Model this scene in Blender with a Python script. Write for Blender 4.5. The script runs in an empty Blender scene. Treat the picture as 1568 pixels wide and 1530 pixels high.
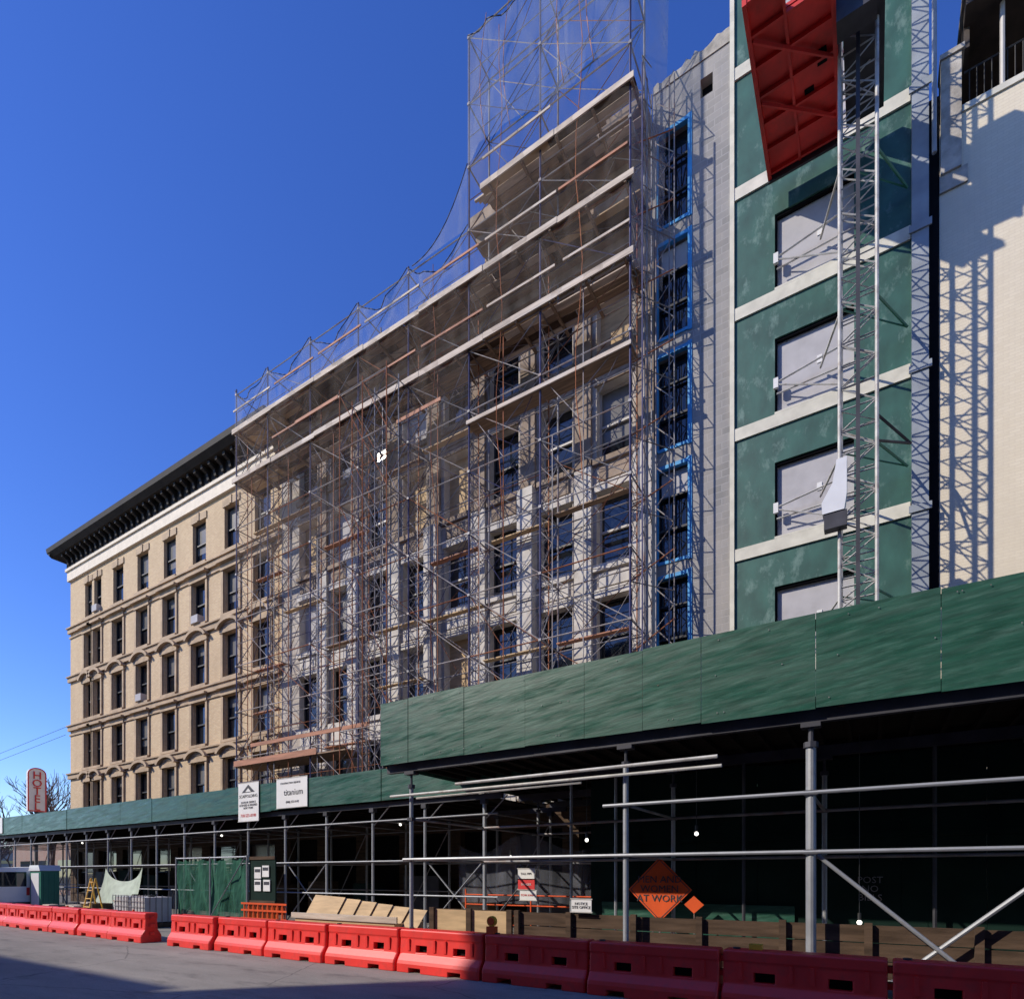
import bpy, math, random
from mathutils import Vector, Matrix
random.seed(7)
scene = bpy.context.scene
R = random.uniform

# ------------------------------------------------------------------ materials
def nmat(name):
    m = bpy.data.materials.new(name); m.use_nodes = True
    nt = m.node_tree; b = nt.nodes['Principled BSDF']
    return m, nt, b
def N(nt, t, **kw):
    n = nt.nodes.new(t)
    for k, v in kw.items():
        if hasattr(n, k): setattr(n, k, v)
        else: n.inputs[k].default_value = v
    return n
def c4(c): return (c[0], c[1], c[2], 1)
def basic(name, col, rough=.6, metal=0., var=.25, nscale=3., stretch=(1,1,1), bump=0., bscale=40., spec=.5, dirt=None, dirtamt=.5, dscale=1.2, rvar=0., dpos=(.5,.72), rot=0.):
    m, nt, b = nmat(name); L = nt.links
    tc = N(nt, 'ShaderNodeTexCoord'); mp = N(nt, 'ShaderNodeMapping'); mp.inputs['Scale'].default_value = stretch
    if rot:
        m0 = N(nt, 'ShaderNodeMapping'); m0.inputs['Rotation'].default_value = (0, rot, 0)
        L.new(tc.outputs['Object'], m0.inputs['Vector']); L.new(m0.outputs[0], mp.inputs['Vector'])
    else: L.new(tc.outputs['Object'], mp.inputs['Vector'])
    no = N(nt, 'ShaderNodeTexNoise'); no.inputs['Scale'].default_value = nscale; no.inputs['Detail'].default_value = 6
    L.new(mp.outputs[0], no.inputs['Vector'])
    cr = N(nt, 'ShaderNodeValToRGB')
    cr.color_ramp.elements[0].position = .3; cr.color_ramp.elements[1].position = .7
    cr.color_ramp.elements[0].color = c4([x*(1-var) for x in col]); cr.color_ramp.elements[1].color = c4([min(1, x*(1+var)) for x in col])
    L.new(no.outputs['Fac'], cr.inputs['Fac'])
    out = cr.outputs['Color']
    b.inputs['Roughness'].default_value = rough
    if dirt:
        n2 = N(nt, 'ShaderNodeTexNoise'); n2.inputs['Scale'].default_value = dscale; n2.inputs['Detail'].default_value = 8; n2.inputs['Roughness'].default_value = .7
        L.new(mp.outputs[0], n2.inputs['Vector'])
        r2 = N(nt, 'ShaderNodeValToRGB'); r2.color_ramp.elements[0].position = dpos[0]; r2.color_ramp.elements[1].position = dpos[1]
        r2.color_ramp.elements[0].color = (0,0,0,1); r2.color_ramp.elements[1].color = (dirtamt,)*3+(1,)
        L.new(n2.outputs['Fac'], r2.inputs['Fac'])
        mx = N(nt, 'ShaderNodeMixRGB'); L.new(r2.outputs[0], mx.inputs['Fac']); L.new(out, mx.inputs['Color1']); mx.inputs['Color2'].default_value = c4(dirt)
        out = mx.outputs[0]
    if rvar > 0:
        n4 = N(nt, 'ShaderNodeTexNoise'); n4.inputs['Scale'].default_value = 2.5; n4.inputs['Detail'].default_value = 6
        L.new(mp.outputs[0], n4.inputs['Vector'])
        mr = N(nt, 'ShaderNodeMapRange'); mr.inputs['From Min'].default_value = .3; mr.inputs['From Max'].default_value = .7
        mr.inputs['To Min'].default_value = rough-rvar; mr.inputs['To Max'].default_value = rough+rvar
        L.new(n4.outputs['Fac'], mr.inputs['Value']); L.new(mr.outputs[0], b.inputs['Roughness'])
    L.new(out, b.inputs['Base Color'])
    b.inputs['Metallic'].default_value = metal
    b.inputs['Specular IOR Level'].default_value = spec
    if bump > 0:
        n3 = N(nt, 'ShaderNodeTexNoise'); n3.inputs['Scale'].default_value = bscale; n3.inputs['Detail'].default_value = 4
        L.new(mp.outputs[0], n3.inputs['Vector'])
        bp = N(nt, 'ShaderNodeBump'); bp.inputs['Strength'].default_value = bump; bp.inputs['Distance'].default_value = .02
        L.new(n3.outputs['Fac'], bp.inputs['Height']); L.new(bp.outputs[0], b.inputs['Normal'])
    return m
def brick(name, c1, c2, mortar, bw=.21, rh=.072, ms=.009, rough=.85, stain=(.3,.27,.22), stainamt=.4, bumpd=.006):
    m, nt, b = nmat(name); L = nt.links
    tc = N(nt, 'ShaderNodeTexCoord'); sp = N(nt, 'ShaderNodeSeparateXYZ'); cb = N(nt, 'ShaderNodeCombineXYZ')
    L.new(tc.outputs['Object'], sp.inputs[0])
    ad = N(nt, 'ShaderNodeMath', operation='ADD'); L.new(sp.outputs['X'], ad.inputs[0]); L.new(sp.outputs['Y'], ad.inputs[1])
    L.new(ad.outputs[0], cb.inputs['X']); L.new(sp.outputs['Z'], cb.inputs['Y'])
    br = N(nt, 'ShaderNodeTexBrick'); L.new(cb.outputs[0], br.inputs['Vector'])
    br.inputs['Scale'].default_value = 1; br.inputs['Brick Width'].default_value = bw; br.inputs['Row Height'].default_value = rh
    br.inputs['Mortar Size'].default_value = ms; br.inputs['Color1'].default_value = c4(c1); br.inputs['Color2'].default_value = c4(c2); br.inputs['Mortar'].default_value = c4(mortar)
    mp = N(nt, 'ShaderNodeMapping'); mp.inputs['Scale'].default_value = (1.1, 1.1, .35); L.new(tc.outputs['Object'], mp.inputs['Vector'])
    no = N(nt, 'ShaderNodeTexNoise'); no.inputs['Scale'].default_value = .9; no.inputs['Detail'].default_value = 8; no.inputs['Roughness'].default_value = .65
    L.new(mp.outputs[0], no.inputs['Vector'])
    r2 = N(nt, 'ShaderNodeValToRGB'); r2.color_ramp.elements[0].position = .42; r2.color_ramp.elements[1].position = .72
    r2.color_ramp.elements[0].color = (0,0,0,1); r2.color_ramp.elements[1].color = (stainamt,)*3+(1,)
    L.new(no.outputs['Fac'], r2.inputs['Fac'])
    mx = N(nt, 'ShaderNodeMixRGB'); L.new(r2.outputs[0], mx.inputs['Fac']); L.new(br.outputs['Color'], mx.inputs['Color1']); mx.inputs['Color2'].default_value = c4(stain)
    L.new(mx.outputs[0], b.inputs['Base Color']); b.inputs['Roughness'].default_value = rough
    bp = N(nt, 'ShaderNodeBump'); bp.inputs['Strength'].default_value = .5; bp.inputs['Distance'].default_value = bumpd; bp.invert = True
    L.new(br.outputs['Fac'], bp.inputs['Height']); L.new(bp.outputs[0], b.inputs['Normal'])
    return m
def netmat(name, col, dens, ns=1.5):
    m, nt, b = nmat(name); L = nt.links
    nt.nodes.remove(b); out = nt.nodes['Material Output']
    d = N(nt, 'ShaderNodeBsdfDiffuse'); d.inputs['Color'].default_value = c4(col)
    tl = N(nt, 'ShaderNodeBsdfTranslucent'); tl.inputs['Color'].default_value = c4(col)
    ms = N(nt, 'ShaderNodeMixShader'); ms.inputs[0].default_value = .4; L.new(d.outputs[0], ms.inputs[1]); L.new(tl.outputs[0], ms.inputs[2])
    tr = N(nt, 'ShaderNodeBsdfTransparent')
    tc = N(nt, 'ShaderNodeTexCoord'); no = N(nt, 'ShaderNodeTexNoise'); no.inputs['Scale'].default_value = ns; no.inputs['Detail'].default_value = 5
    mp = N(nt, 'ShaderNodeMapping'); mp.inputs['Scale'].default_value = (2.2, 1, .5); L.new(tc.outputs['Object'], mp.inputs[0]); L.new(mp.outputs[0], no.inputs['Vector'])
    mr = N(nt, 'ShaderNodeMapRange'); mr.inputs['From Min'].default_value = .3; mr.inputs['From Max'].default_value = .7
    mr.inputs['To Min'].default_value = dens*.45; mr.inputs['To Max'].default_value = dens*1.55
    L.new(no.outputs['Fac'], mr.inputs['Value'])
    m2 = N(nt, 'ShaderNodeMixShader'); L.new(mr.outputs[0], m2.inputs[0]); L.new(tr.outputs[0], m2.inputs[1]); L.new(ms.outputs[0], m2.inputs[2])
    L.new(m2.outputs[0], out.inputs['Surface'])
    return m
def emis(name, col, s):
    m, nt, b = nmat(name); b.inputs['Base Color'].default_value = c4(col)
    b.inputs['Emission Color'].default_value = c4(col); b.inputs['Emission Strength'].default_value = s
    return m
def asphalt(name):
    m, nt, b = nmat(name); L = nt.links
    tc = N(nt, 'ShaderNodeTexCoord')
    def noise(s, d=6, r=.6, st=(1,1,1)):
        mp = N(nt, 'ShaderNodeMapping'); mp.inputs['Scale'].default_value = st; L.new(tc.outputs['Object'], mp.inputs[0])
        n = N(nt, 'ShaderNodeTexNoise'); n.inputs['Scale'].default_value = s; n.inputs['Detail'].default_value = d; n.inputs['Roughness'].default_value = r
        L.new(mp.outputs[0], n.inputs['Vector']); return n
    a = noise(.35, 6, .6, (.35, 1.4, 1)); r = N(nt, 'ShaderNodeValToRGB')
    r.color_ramp.elements[0].position = .35; r.color_ramp.elements[1].position = .68
    r.color_ramp.elements[0].color = (.19,.175,.155,1); r.color_ramp.elements[1].color = (.32,.295,.26,1); L.new(a.outputs['Fac'], r.inputs['Fac'])
    f = noise(60, 3, .8); mx = N(nt, 'ShaderNodeMixRGB', blend_type='OVERLAY'); mx.inputs['Fac'].default_value = .7
    L.new(r.outputs[0], mx.inputs['Color1']); L.new(f.outputs['Fac'], mx.inputs['Color2'])
    o = noise(1.3, 7, .7, (.5,1.6,1)); ro = N(nt, 'ShaderNodeValToRGB'); ro.color_ramp.elements[0].position = .52; ro.color_ramp.elements[1].position = .7
    ro.color_ramp.elements[0].color = (0,0,0,1); ro.color_ramp.elements[1].color = (.6,.6,.6,1); L.new(o.outputs['Fac'], ro.inputs['Fac'])
    mo = N(nt, 'ShaderNodeMixRGB'); L.new(ro.outputs[0], mo.inputs['Fac']); L.new(mx.outputs[0], mo.inputs['Color1']); mo.inputs['Color2'].default_value = (.08,.075,.07,1)
    w = noise(.8, 4); va = N(nt, 'ShaderNodeMixRGB'); va.inputs['Fac'].default_value = .25
    L.new(tc.outputs['Object'], va.inputs['Color1']); L.new(w.outputs['Color'], va.inputs['Color2'])
    v = N(nt, 'ShaderNodeTexVoronoi', feature='DISTANCE_TO_EDGE'); v.inputs['Scale'].default_value = .32; L.new(va.outputs[0], v.inputs['Vector'])
    lt = N(nt, 'ShaderNodeMath', operation='LESS_THAN'); lt.inputs[1].default_value = .003; L.new(v.outputs['Distance'], lt.inputs[0])
    m2 = N(nt, 'ShaderNodeMixRGB'); sc = N(nt, 'ShaderNodeMath', operation='MULTIPLY'); sc.inputs[1].default_value = .45; L.new(lt.outputs[0], sc.inputs[0])
    L.new(sc.outputs[0], m2.inputs['Fac']); L.new(mo.outputs[0], m2.inputs['Color1']); m2.inputs['Color2'].default_value = (.04,.04,.04,1)
    L.new(m2.outputs[0], b.inputs['Base Color']); b.inputs['Roughness'].default_value = .85; b.inputs['Specular IOR Level'].default_value = .25
    bp = N(nt, 'ShaderNodeBump'); bp.inputs['Strength'].default_value = .5; bp.inputs['Distance'].default_value = .01
    L.new(f.outputs['Fac'], bp.inputs['Height']); L.new(bp.outputs[0], b.inputs['Normal'])
    return m

M = {}
M['brickA'] = brick('tan_brick', (.60,.42,.235), (.70,.52,.30), (.50,.40,.28), stain=(.40,.28,.16), stainamt=.35)
M['trimA'] = basic('tan_stone_trim', (.44,.32,.20), .8, var=.2, nscale=2, bump=.2)
M['frieze'] = basic('cream_frieze', (.72,.63,.50), .7, var=.1)
M['cornA'] = basic('dark_cornice', (.026,.022,.019), .7, var=.3, nscale=2, spec=.3)
M['stoneB'] = brick('pale_block', (.46,.41,.35), (.55,.49,.42), (.36,.32,.28), bw=.4, rh=.2, ms=.008, stain=(.24,.19,.15), stainamt=.6)
M['stoneBt'] = basic('white_stone', (.60,.56,.50), .8, var=.15, nscale=2.5, bump=.15, dirt=(.34,.28,.23), dirtamt=.6)
M['corniceB'] = basic('weathered_cornice_shaded_stone', (.27,.20,.145), .8, var=.35, nscale=2.2, bump=.3, dirt=(.50,.43,.36), dirtamt=.6)  # cornice stone; on upper piers its brown puts deck and netting shade into colour
M['cmu'] = brick('grey_cmu', (.24,.235,.225), (.31,.30,.29), (.36,.35,.34), bw=.4, rh=.2, ms=.012, stain=(.44,.40,.35), stainamt=.7)
M['gsheath'] = basic('green_sheathing', (.028,.100,.075), .5, var=.3, nscale=1.6, dirt=(.15,.25,.21), dirtamt=.75, dscale=1.9, bump=.1, bscale=6, stretch=(1.4,1,.8), dpos=(.54,.66))
M['cream'] = basic('cream_band', (.66,.63,.52), .7, var=.12, nscale=3, dirt=(.4,.38,.3), dirtamt=.4)
M['panel'] = basic('grey_window_board', (.48,.465,.47), .85, var=.08, nscale=2, dirt=(.34,.33,.33), dirtamt=.5, spec=.2)
M['creamE'] = brick('painted_cream_brick', (.76,.67,.50), (.80,.71,.54), (.70,.61,.46), bw=.21, rh=.075, ms=.006, stain=(.66,.58,.44), stainamt=.8, bumpd=.003)
M['bluegrey'] = basic('blue_grey_concrete', (.30,.33,.36), .8, var=.15, nscale=2)
M['concrete'] = basic('rough_concrete', (.44,.40,.34), .9, var=.35, nscale=3, bump=.6, bscale=10, dirt=(.2,.17,.14), dirtamt=.7)
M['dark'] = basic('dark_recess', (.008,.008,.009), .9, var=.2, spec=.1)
M['brown'] = basic('brown_roof', (.06,.045,.035), .7, var=.3)
M['glass'] = basic('window_glass', (.012,.016,.022), .04, var=.4, nscale=.5, spec=.9, bump=.04, bscale=1.2)
M['shade'] = basic('window_shade', (.16,.15,.13), .25, var=.15, nscale=1)
M['frame'] = basic('white_frame', (.50,.47,.43), .5, var=.05)
M['dframe'] = basic('dark_frame', (.03,.03,.03), .5, var=.05)
M['blue'] = basic('blue_tape_frame', (.06,.34,.66), .6, var=.2, dirt=(.25,.3,.35), dirtamt=.4)
M['ply'] = basic('plywood', (.52,.36,.19), .75, var=.2, nscale=2, stretch=(1,1,6))
M['wood'] = basic('scaffold_plank', (.30,.205,.13), .85, var=.35, nscale=3, stretch=(.4,6,6))
M['woodd'] = basic('weathered_timber', (.085,.055,.036), .9, var=.4, nscale=3, stretch=(.5,4,4), bump=.3, spec=.2)
M['deckd'] = basic('shaded_deck_boards', (.020,.016,.013), .95, var=.4, nscale=3, stretch=(.5,4,4), spec=.1)  # timber made near-black, shade under the sheds put into its colour
M['plankw'] = basic('pale_plank', (.56,.46,.36), .8, var=.25, nscale=2.5, stretch=(.5,4,4), dirt=(.75,.7,.62), dirtamt=.7)
M['plankr'] = basic('red_brown_plank', (.42,.19,.11), .75, var=.25, nscale=2.5, stretch=(.5,4,4))
M['steel'] = basic('galvanised_steel', (.25,.245,.255), .6, metal=.25, var=.35, nscale=2, dirt=(.22,.10,.055), dirtamt=.9, dscale=1.5, spec=.3)
M['steelp'] = basic('post_steel', (.34,.35,.36), .5, metal=.35, var=.2, nscale=3, dirt=(.15,.14,.14), dirtamt=.6, dscale=3, spec=.4)
M['steeld'] = basic('dark_steel', (.06,.06,.07), .6, metal=.3, var=.3, nscale=2, spec=.3)
M['steelw'] = basic('pale_steel', (.42,.385,.36), .62, metal=.15, var=.3, nscale=1.5, dirt=(.26,.12,.07), dirtamt=.9, dscale=1.3, spec=.25)
M['mast'] = basic('mast_steel', (.50,.49,.46), .6, metal=.1, var=.2, nscale=3, dirt=(.2,.13,.09), dirtamt=.7, dscale=4, spec=.25)
M['bluesteel'] = basic('blue_steel', (.06,.06,.13), .55, metal=.3, var=.3, spec=.3)
M['rust'] = basic('rusty_steel', (.30,.115,.055), .75, metal=.1, var=.4, nscale=3, spec=.2)
M['redm'] = basic('red_steel', (.70,.030,.022), .6, var=.25, nscale=1.5, bump=.1, bscale=5, dirt=(.28,.03,.02), dirtamt=.8)
M['redb'] = basic('red_plastic', (.80,.038,.028), .45, var=.10, nscale=2, dirt=(.45,.05,.04), dirtamt=.6, dscale=3.5, bump=.05, bscale=8)
M['ghoard'] = basic('green_hoarding_paint', (.020,.082,.055), .38, var=.3, nscale=3.5, stretch=(.55,1,4.5), dirt=(.075,.17,.13), dirtamt=.7, dscale=3.2, bump=.12, bscale=6, rvar=.14, dpos=(.50,.70), rot=.12)  # pale slanted streaks: brush scuffs, with glare put into the colour
M['greend'] = basic('shaded_green_boards', (.006,.020,.015), .8, var=.3, nscale=1.5, spec=.15)  # green made near-black, shade below the shed put into its colour
M['white'] = basic('white_sign', (.76,.75,.72), .5, var=.05)
M['ink'] = basic('sign_ink', (.04,.04,.05), .6, var=.1)
M['redink'] = basic('red_ink', (.65,.03,.03), .6, var=.1)
M['orange'] = basic('orange_plastic', (.70,.10,.025), .6, var=.12, spec=.2)
M['yellow'] = basic('yellow_paint', (.75,.42,.03), .5, var=.12)
M['rubber'] = basic('rubber', (.02,.02,.02), .8)
M['vanw'] = basic('white_van_paint', (.74,.75,.76), .35, var=.04)
M['vang'] = basic('green_plastic', (.03,.18,.12), .5, var=.1)
M['bark'] = basic('bare_bark', (.10,.07,.06), .9, var=.3, nscale=6)
M['tarp'] = basic('pale_green_tarp', (.36,.42,.32), .7, var=.2, nscale=3)
M['side'] = basic('sidewalk_concrete', (.20,.19,.18), .85, var=.15, nscale=1.5, bump=.2)
M['kerb'] = basic('kerb_stone', (.30,.29,.27), .85, var=.15)
M['earth'] = basic('ground_earth', (.13,.12,.10), .9, var=.2, nscale=.3)
M['road'] = asphalt('asphalt_road')
M['net'] = netmat('grey_netting', (.42,.44,.52), .28)
M['net2'] = netmat('light_grey_netting', (.38,.32,.27), .15)
M['greennet'] = netmat('green_screen_mesh', (.07,.20,.14), .85)
M['orednet'] = netmat('orange_mesh', (.75,.16,.04), .65)
M['bulb'] = emis('work_light', (1,.95,.85), 3)
M['brickO'] = brick('red_brown_brick', (.24,.11,.075), (.30,.14,.09), (.3,.27,.23))
M['brickO2'] = brick('grey_brick', (.30,.27,.24), (.34,.31,.28), (.3,.28,.26))
M['rope'] = basic('orange_rope', (.55,.18,.06), .8)

# ------------------------------------------------------------------ mesh builder
class MB:
    def __init__(s): s.v=[]; s.f=[]; s.m=[]; s.slots=[]
    def mi(s, k):
        if k not in s.slots: s.slots.append(k)
        return s.slots.index(k)
    def add(s, vs, fs, mat):
        o=len(s.v); s.v += [tuple(v) for v in vs]; i=s.mi(mat)
        for f in fs: s.f.append(tuple(a+o for a in f)); s.m.append(i)
    def box(s, x0,x1,y0,y1,z0,z1, mat):
        if x0>x1: x0,x1=x1,x0
        if y0>y1: y0,y1=y1,y0
        if z0>z1: z0,z1=z1,z0
        vs=[(x0,y0,z0),(x1,y0,z0),(x1,y1,z0),(x0,y1,z0),(x0,y0,z1),(x1,y0,z1),(x1,y1,z1),(x0,y1,z1)]
        s.add(vs,[(0,3,2,1),(4,5,6,7),(0,1,5,4),(1,2,6,5),(2,3,7,6),(3,0,4,7)],mat)
    def quad(s,a,b,c,d,mat): s.add([a,b,c,d],[(0,1,2,3)],mat)
    def tube(s,p,q,r,mat,n=5,r2=None):
        p=Vector(p); q=Vector(q); d=(q-p)
        if d.length<1e-6: return
        d.normalize(); up=Vector((0,0,1)) if abs(d.z)<.9 else Vector((1,0,0))
        a=d.cross(up).normalized(); b=d.cross(a); r2=r if r2 is None else r2
        vs=[]
        for k in range(n):
            t=2*math.pi*k/n; o=a*math.cos(t)+b*math.sin(t); vs.append(p+o*r)
        for k in range(n):
            t=2*math.pi*k/n; o=a*math.cos(t)+b*math.sin(t); vs.append(q+o*r2)
        fs=[(k,(k+1)%n,n+(k+1)%n,n+k) for k in range(n)]+[tuple(range(n))[::-1],tuple(range(n,2*n))]
        s.add(vs,fs,mat)
    def prism_xz(s,poly,y0,y1,mat):
        n=len(poly); vs=[(x,y0,z) for x,z in poly]+[(x,y1,z) for x,z in poly]
        s.add(vs,[tuple(range(n)),tuple(range(n,2*n))[::-1]]+[(k,n+k,n+(k+1)%n,(k+1)%n) for k in range(n)],mat)
    def prism_yz(s,poly,x0,x1,mat):
        n=len(poly); vs=[(x0,y,z) for y,z in poly]+[(x1,y,z) for y,z in poly]
        s.add(vs,[tuple(range(n))[::-1],tuple(range(n,2*n))]+[(k,(k+1)%n,n+(k+1)%n,n+k) for k in range(n)],mat)
    def sphere(s,c,r,mat,n=8):
        vs=[];fs=[]
        for i in range(n+1):
            for j in range(n):
                a=math.pi*i/n;b=2*math.pi*j/n
                vs.append((c[0]+r*math.sin(a)*math.cos(b),c[1]+r*math.sin(a)*math.sin(b),c[2]+r*math.cos(a)))
        for i in range(n):
            for j in range(n): fs.append((i*n+j,(i+1)*n+j,(i+1)*n+(j+1)%n,i*n+(j+1)%n))
        s.add(vs,fs,mat)
    def done(s,name,parent=None,smooth=False,loc=None):
        me=bpy.data.meshes.new(name); me.from_pydata(s.v,[],s.f)
        for k in s.slots: me.materials.append(M[k])
        me.polygons.foreach_set('material_index',s.m); me.update()
        ob=bpy.data.objects.new(name,me); scene.collection.objects.link(ob)
        if smooth: me.polygons.foreach_set('use_smooth',[True]*len(me.polygons))
        if parent: ob.parent=parent
        if loc: ob.location=loc
        return ob
def empty(name,loc=(0,0,0)):
    e=bpy.data.objects.new(name,None); scene.collection.objects.link(e); e.location=loc; e.empty_display_size=.2; return e
def wall(mb,x0,x1,z0,z1,y,ops,mat,dep=.2,rm=None,sgn=1):
    xs=sorted(set([x0,x1]+[a for o in ops for a in o[:2]])); zs=sorted(set([z0,z1]+[a for o in ops for a in o[2:4]]))
    xs=[x for x in xs if x0<=x<=x1]; zs=[z for z in zs if z0<=z<=z1]
    for i in range(len(xs)-1):
        for j in range(len(zs)-1):
            cx=(xs[i]+xs[i+1])/2; cz=(zs[j]+zs[j+1])/2
            if any(o[0]<cx<o[1] and o[2]<cz<o[3] for o in ops): continue
            mb.quad((xs[i],y,zs[j]),(xs[i+1],y,zs[j]),(xs[i+1],y,zs[j+1]),(xs[i],y,zs[j+1]),mat)
    rm=rm or mat; yb=y+dep*sgn
    for a,b,c,d in [o[:4] for o in ops]:
        mb.quad((a,y,c),(a,yb,c),(a,yb,d),(a,y,d),rm); mb.quad((b,y,c),(b,yb,c),(b,yb,d),(b,y,d),rm)
        mb.quad((a,y,c),(b,y,c),(b,yb,c),(a,yb,c),rm); mb.quad((a,y,d),(b,y,d),(b,yb,d),(a,yb,d),rm)
def window(mb,o,y,fr='frame',dep=.2,fill=None,sgn=1,shade=.35):
    a,b,c,d=o; yb=y+dep*sgn; m=(c+d)/2; t=.06
    if fill:
        mb.quad((a,yb,c),(b,yb,c),(b,yb,d),(a,yb,d),fill); return
    sh=random.random()<shade; zz=d-(d-c)*random.choice([.25,.5,.5,.7]) if sh else d
    t1=R(-.012,.012); t2=R(-.012,.012)
    mb.quad((a,yb+t1,c),(b,yb-t1,c),(b,yb-t2,zz),(a,yb+t2,zz),'glass')
    if sh: mb.quad((a,yb,zz),(b,yb,zz),(b,yb,d),(a,yb,d),'shade')
    y0,y1=yb-.07*sgn,yb-.014*sgn
    mb.box(a,a+t,y0,y1,c,d,fr); mb.box(b-t,b,y0,y1,c,d,fr)
    mb.box(a+t,b-t,y0,y1,c,c+t,fr); mb.box(a+t,b-t,y0,y1,d-t,d,fr)
    mb.box(a+t,b-t,y0-.02*sgn,y1,m-.035,m+.035,fr)
YF=17.5

# ------------------------------------------------------------------ ground
g=MB(); g.quad((-700,-700,0),(700,-700,0),(700,700,0),(-700,700,0),'earth'); g.done('ground')
g=MB(); g.quad((-400,-7,.004),(60,-7,.004),(60,11.9,.004),(-400,11.9,.004),'road'); g.done('road')
g=MB(); g.box(-400,60,12.05,17.45,-.05,.13,'side'); g.box(-400,60,11.9,12.048,-.05,.135,'kerb')
for k in range(0,70): g.box(-60+1.5*k,-60+1.5*k+.012,12.06,17.44,.12,.134,'dark')
g.done('sidewalk')
g=MB(); g.box(-400,60,-12,-7.15,-.05,.13,'side'); g.box(-400,60,-7.148,-7,-.05,.135,'kerb'); g.done('sidewalk')

# ------------------------------------------------------------------ A: tan brick building
A=empty('tan_brick_building')
xA0,xA1=-44.41,-23.2
cols=[-41.95,-40.75,-38.23,-35.43,-32.63,-29.83,-27.03,-24.6]
rows=[5.45,8.55,11.65,14.8,17.95]
b=MB(); ops=[]
for cx in cols:
    w=.46 if cx<-40 else .60
    for r in rows: ops.append((cx-w,cx+w,r,r+2.2))
so=[]
for k in range(7): so.append((xA0+.8+k*2.95,xA0+.8+k*2.95+2.2,.7,3.3))
wall(b,xA0,xA1,4.2,21.2,YF,ops,'brickA',.25)
wall(b,xA0,xA1,0,4.2,YF,so,'woodd',.3)
for o in so: window(b,o,YF,'dframe',.3)
b.quad((xA0,YF,0),(xA0,YF+20,0),(xA0,YF+20,21.2),(xA0,YF,21.2),'brickA')
b.quad((xA0,YF+20,0),(xA1,YF+20,0),(xA1,YF+20,21.2),(xA0,YF+20,21.2),'brickA')
b.quad((xA0,YF,22.2),(xA1,YF,22.2),(xA1,YF+20,22.2),(xA0,YF+20,22.2),'dark')
b.quad((xA1,YF,21),(xA1,YF+20,21),(xA1,YF+20,22.6),(xA1,YF,22.6),'brickA')
b.done('walls',A)
b=MB()
for o in ops: window(b,o,YF,'dframe',.25,shade=.55)
# a few window air conditioners
for k in (9,17,28): 
    o=ops[k]; b.box(o[0]+.25,o[0]+.85,YF-.25,YF+.1,o[2]+.03,o[2]+.42,'panel')
b.done('windows',A)
b=MB()
for o in ops:
    a,c,z,zt=o; cx=(a+c)/2; ri=rows.index(z)
    b.box(a-.14,c+.14,YF-.14,YF+.1,z-.14,z-.003,'trimA')
    if ri in (3,1):
        b.box(a-.20,c+.20,YF-.12,YF+.02,zt+.004,zt+.30,'trimA'); b.box(a-.32,c+.32,YF-.30,YF+.02,zt+.303,zt+.42,'trimA')
        b.box(a-.19,a-.03,YF-.07,YF+.02,z,zt,'trimA'); b.box(c+.03,c+.19,YF-.07,YF+.02,z,zt,'trimA')
    elif ri in (2,0):
        b.box(a-.19,a-.03,YF-.09,YF+.02,z,zt,'trimA'); b.box(c+.03,c+.19,YF-.09,YF+.02,z,zt,'trimA')
        b.box(a-.26,c+.26,YF-.13,YF+.02,zt+.004,zt+.18,'trimA')
        n=12; W=(c-a)/2+.38; th0=math.radians(18)
        def arc(W,H,base): return [(cx+W*math.cos(th0+(math.pi-2*th0)*k/n)/math.cos(th0), base+H*(math.sin(th0+(math.pi-2*th0)*k/n)-math.sin(th0))/(1-math.sin(th0))) for k in range(n+1)]
        pts=arc(W,.46,zt+.22); pin=arc(W-.16,.34,zt+.185)
        for k in range(n): b.prism_xz([pts[k],pts[k+1],pin[k+1],pin[k]],YF-.30,YF+.01,'trimA')
        b.prism_xz(arc(W-.17,.33,zt+.184),YF-.10,YF+.01,'trimA')
    else:
        b.box(a-.1,c+.1,YF-.05,YF+.02,zt+.003,zt+.35,'trimA')
        b.box(cx-.09,cx+.09,YF-.09,YF+.02,zt+.01,zt+.42,'trimA')
for z in (17.4,14.25,11.1,8.0,4.9):
    b.box(xA0-.1,xA1,YF-.14,YF-.003,z,z+.28,'trimA'); b.box(xA0-.14,xA1,YF-.22,YF-.001,z+.283,z+.36,'trimA')
for z in (17.1,10.8): b.box(xA0-.05,xA1,YF-.07,YF-.003,z,z+.1,'trimA')
b.done('stone_trim',A)
b=MB(); dz=-.55
b.box(xA0-.12,xA1,YF-.15,YF+.3,21.35+dz,21.95+dz,'frieze'); b.box(xA0-.2,xA1,YF-.24,YF+.3,21.953+dz,22.12+dz,'frieze')
b.box(xA0-.15,xA1,YF-.16,YF+.3,22.123+dz,22.85+dz,'cornA'); b.box(xA0-.15,xA0+.3,YF+.3,YF+8,22.0+dz,22.85+dz,'cornA')
b.prism_yz([(YF-.70,22.85+dz),(YF-.95,23.05+dz),(YF-1.0,23.3+dz),(YF-.92,23.36+dz),(YF+.3,23.36+dz),(YF+.3,22.85+dz)],xA0-.95,xA1,'cornA')
b.prism_xz([(xA0-.7,22.84+dz),(xA0-.96,23.04+dz),(xA0-.96,23.32+dz),(xA0-.7,23.35+dz)],YF-.9,YF+9,'cornA')
x=xA0+.2
while x<xA1-.2:
    b.prism_yz([(YF-.17,22.3+dz),(YF-.17,22.845+dz),(YF-.62,22.845+dz),(YF-.60,22.68+dz),(YF-.34,22.55+dz),(YF-.26,22.3+dz)],x,x+.17,'cornA'); x+=.62
b.done('cornice',A)

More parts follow.
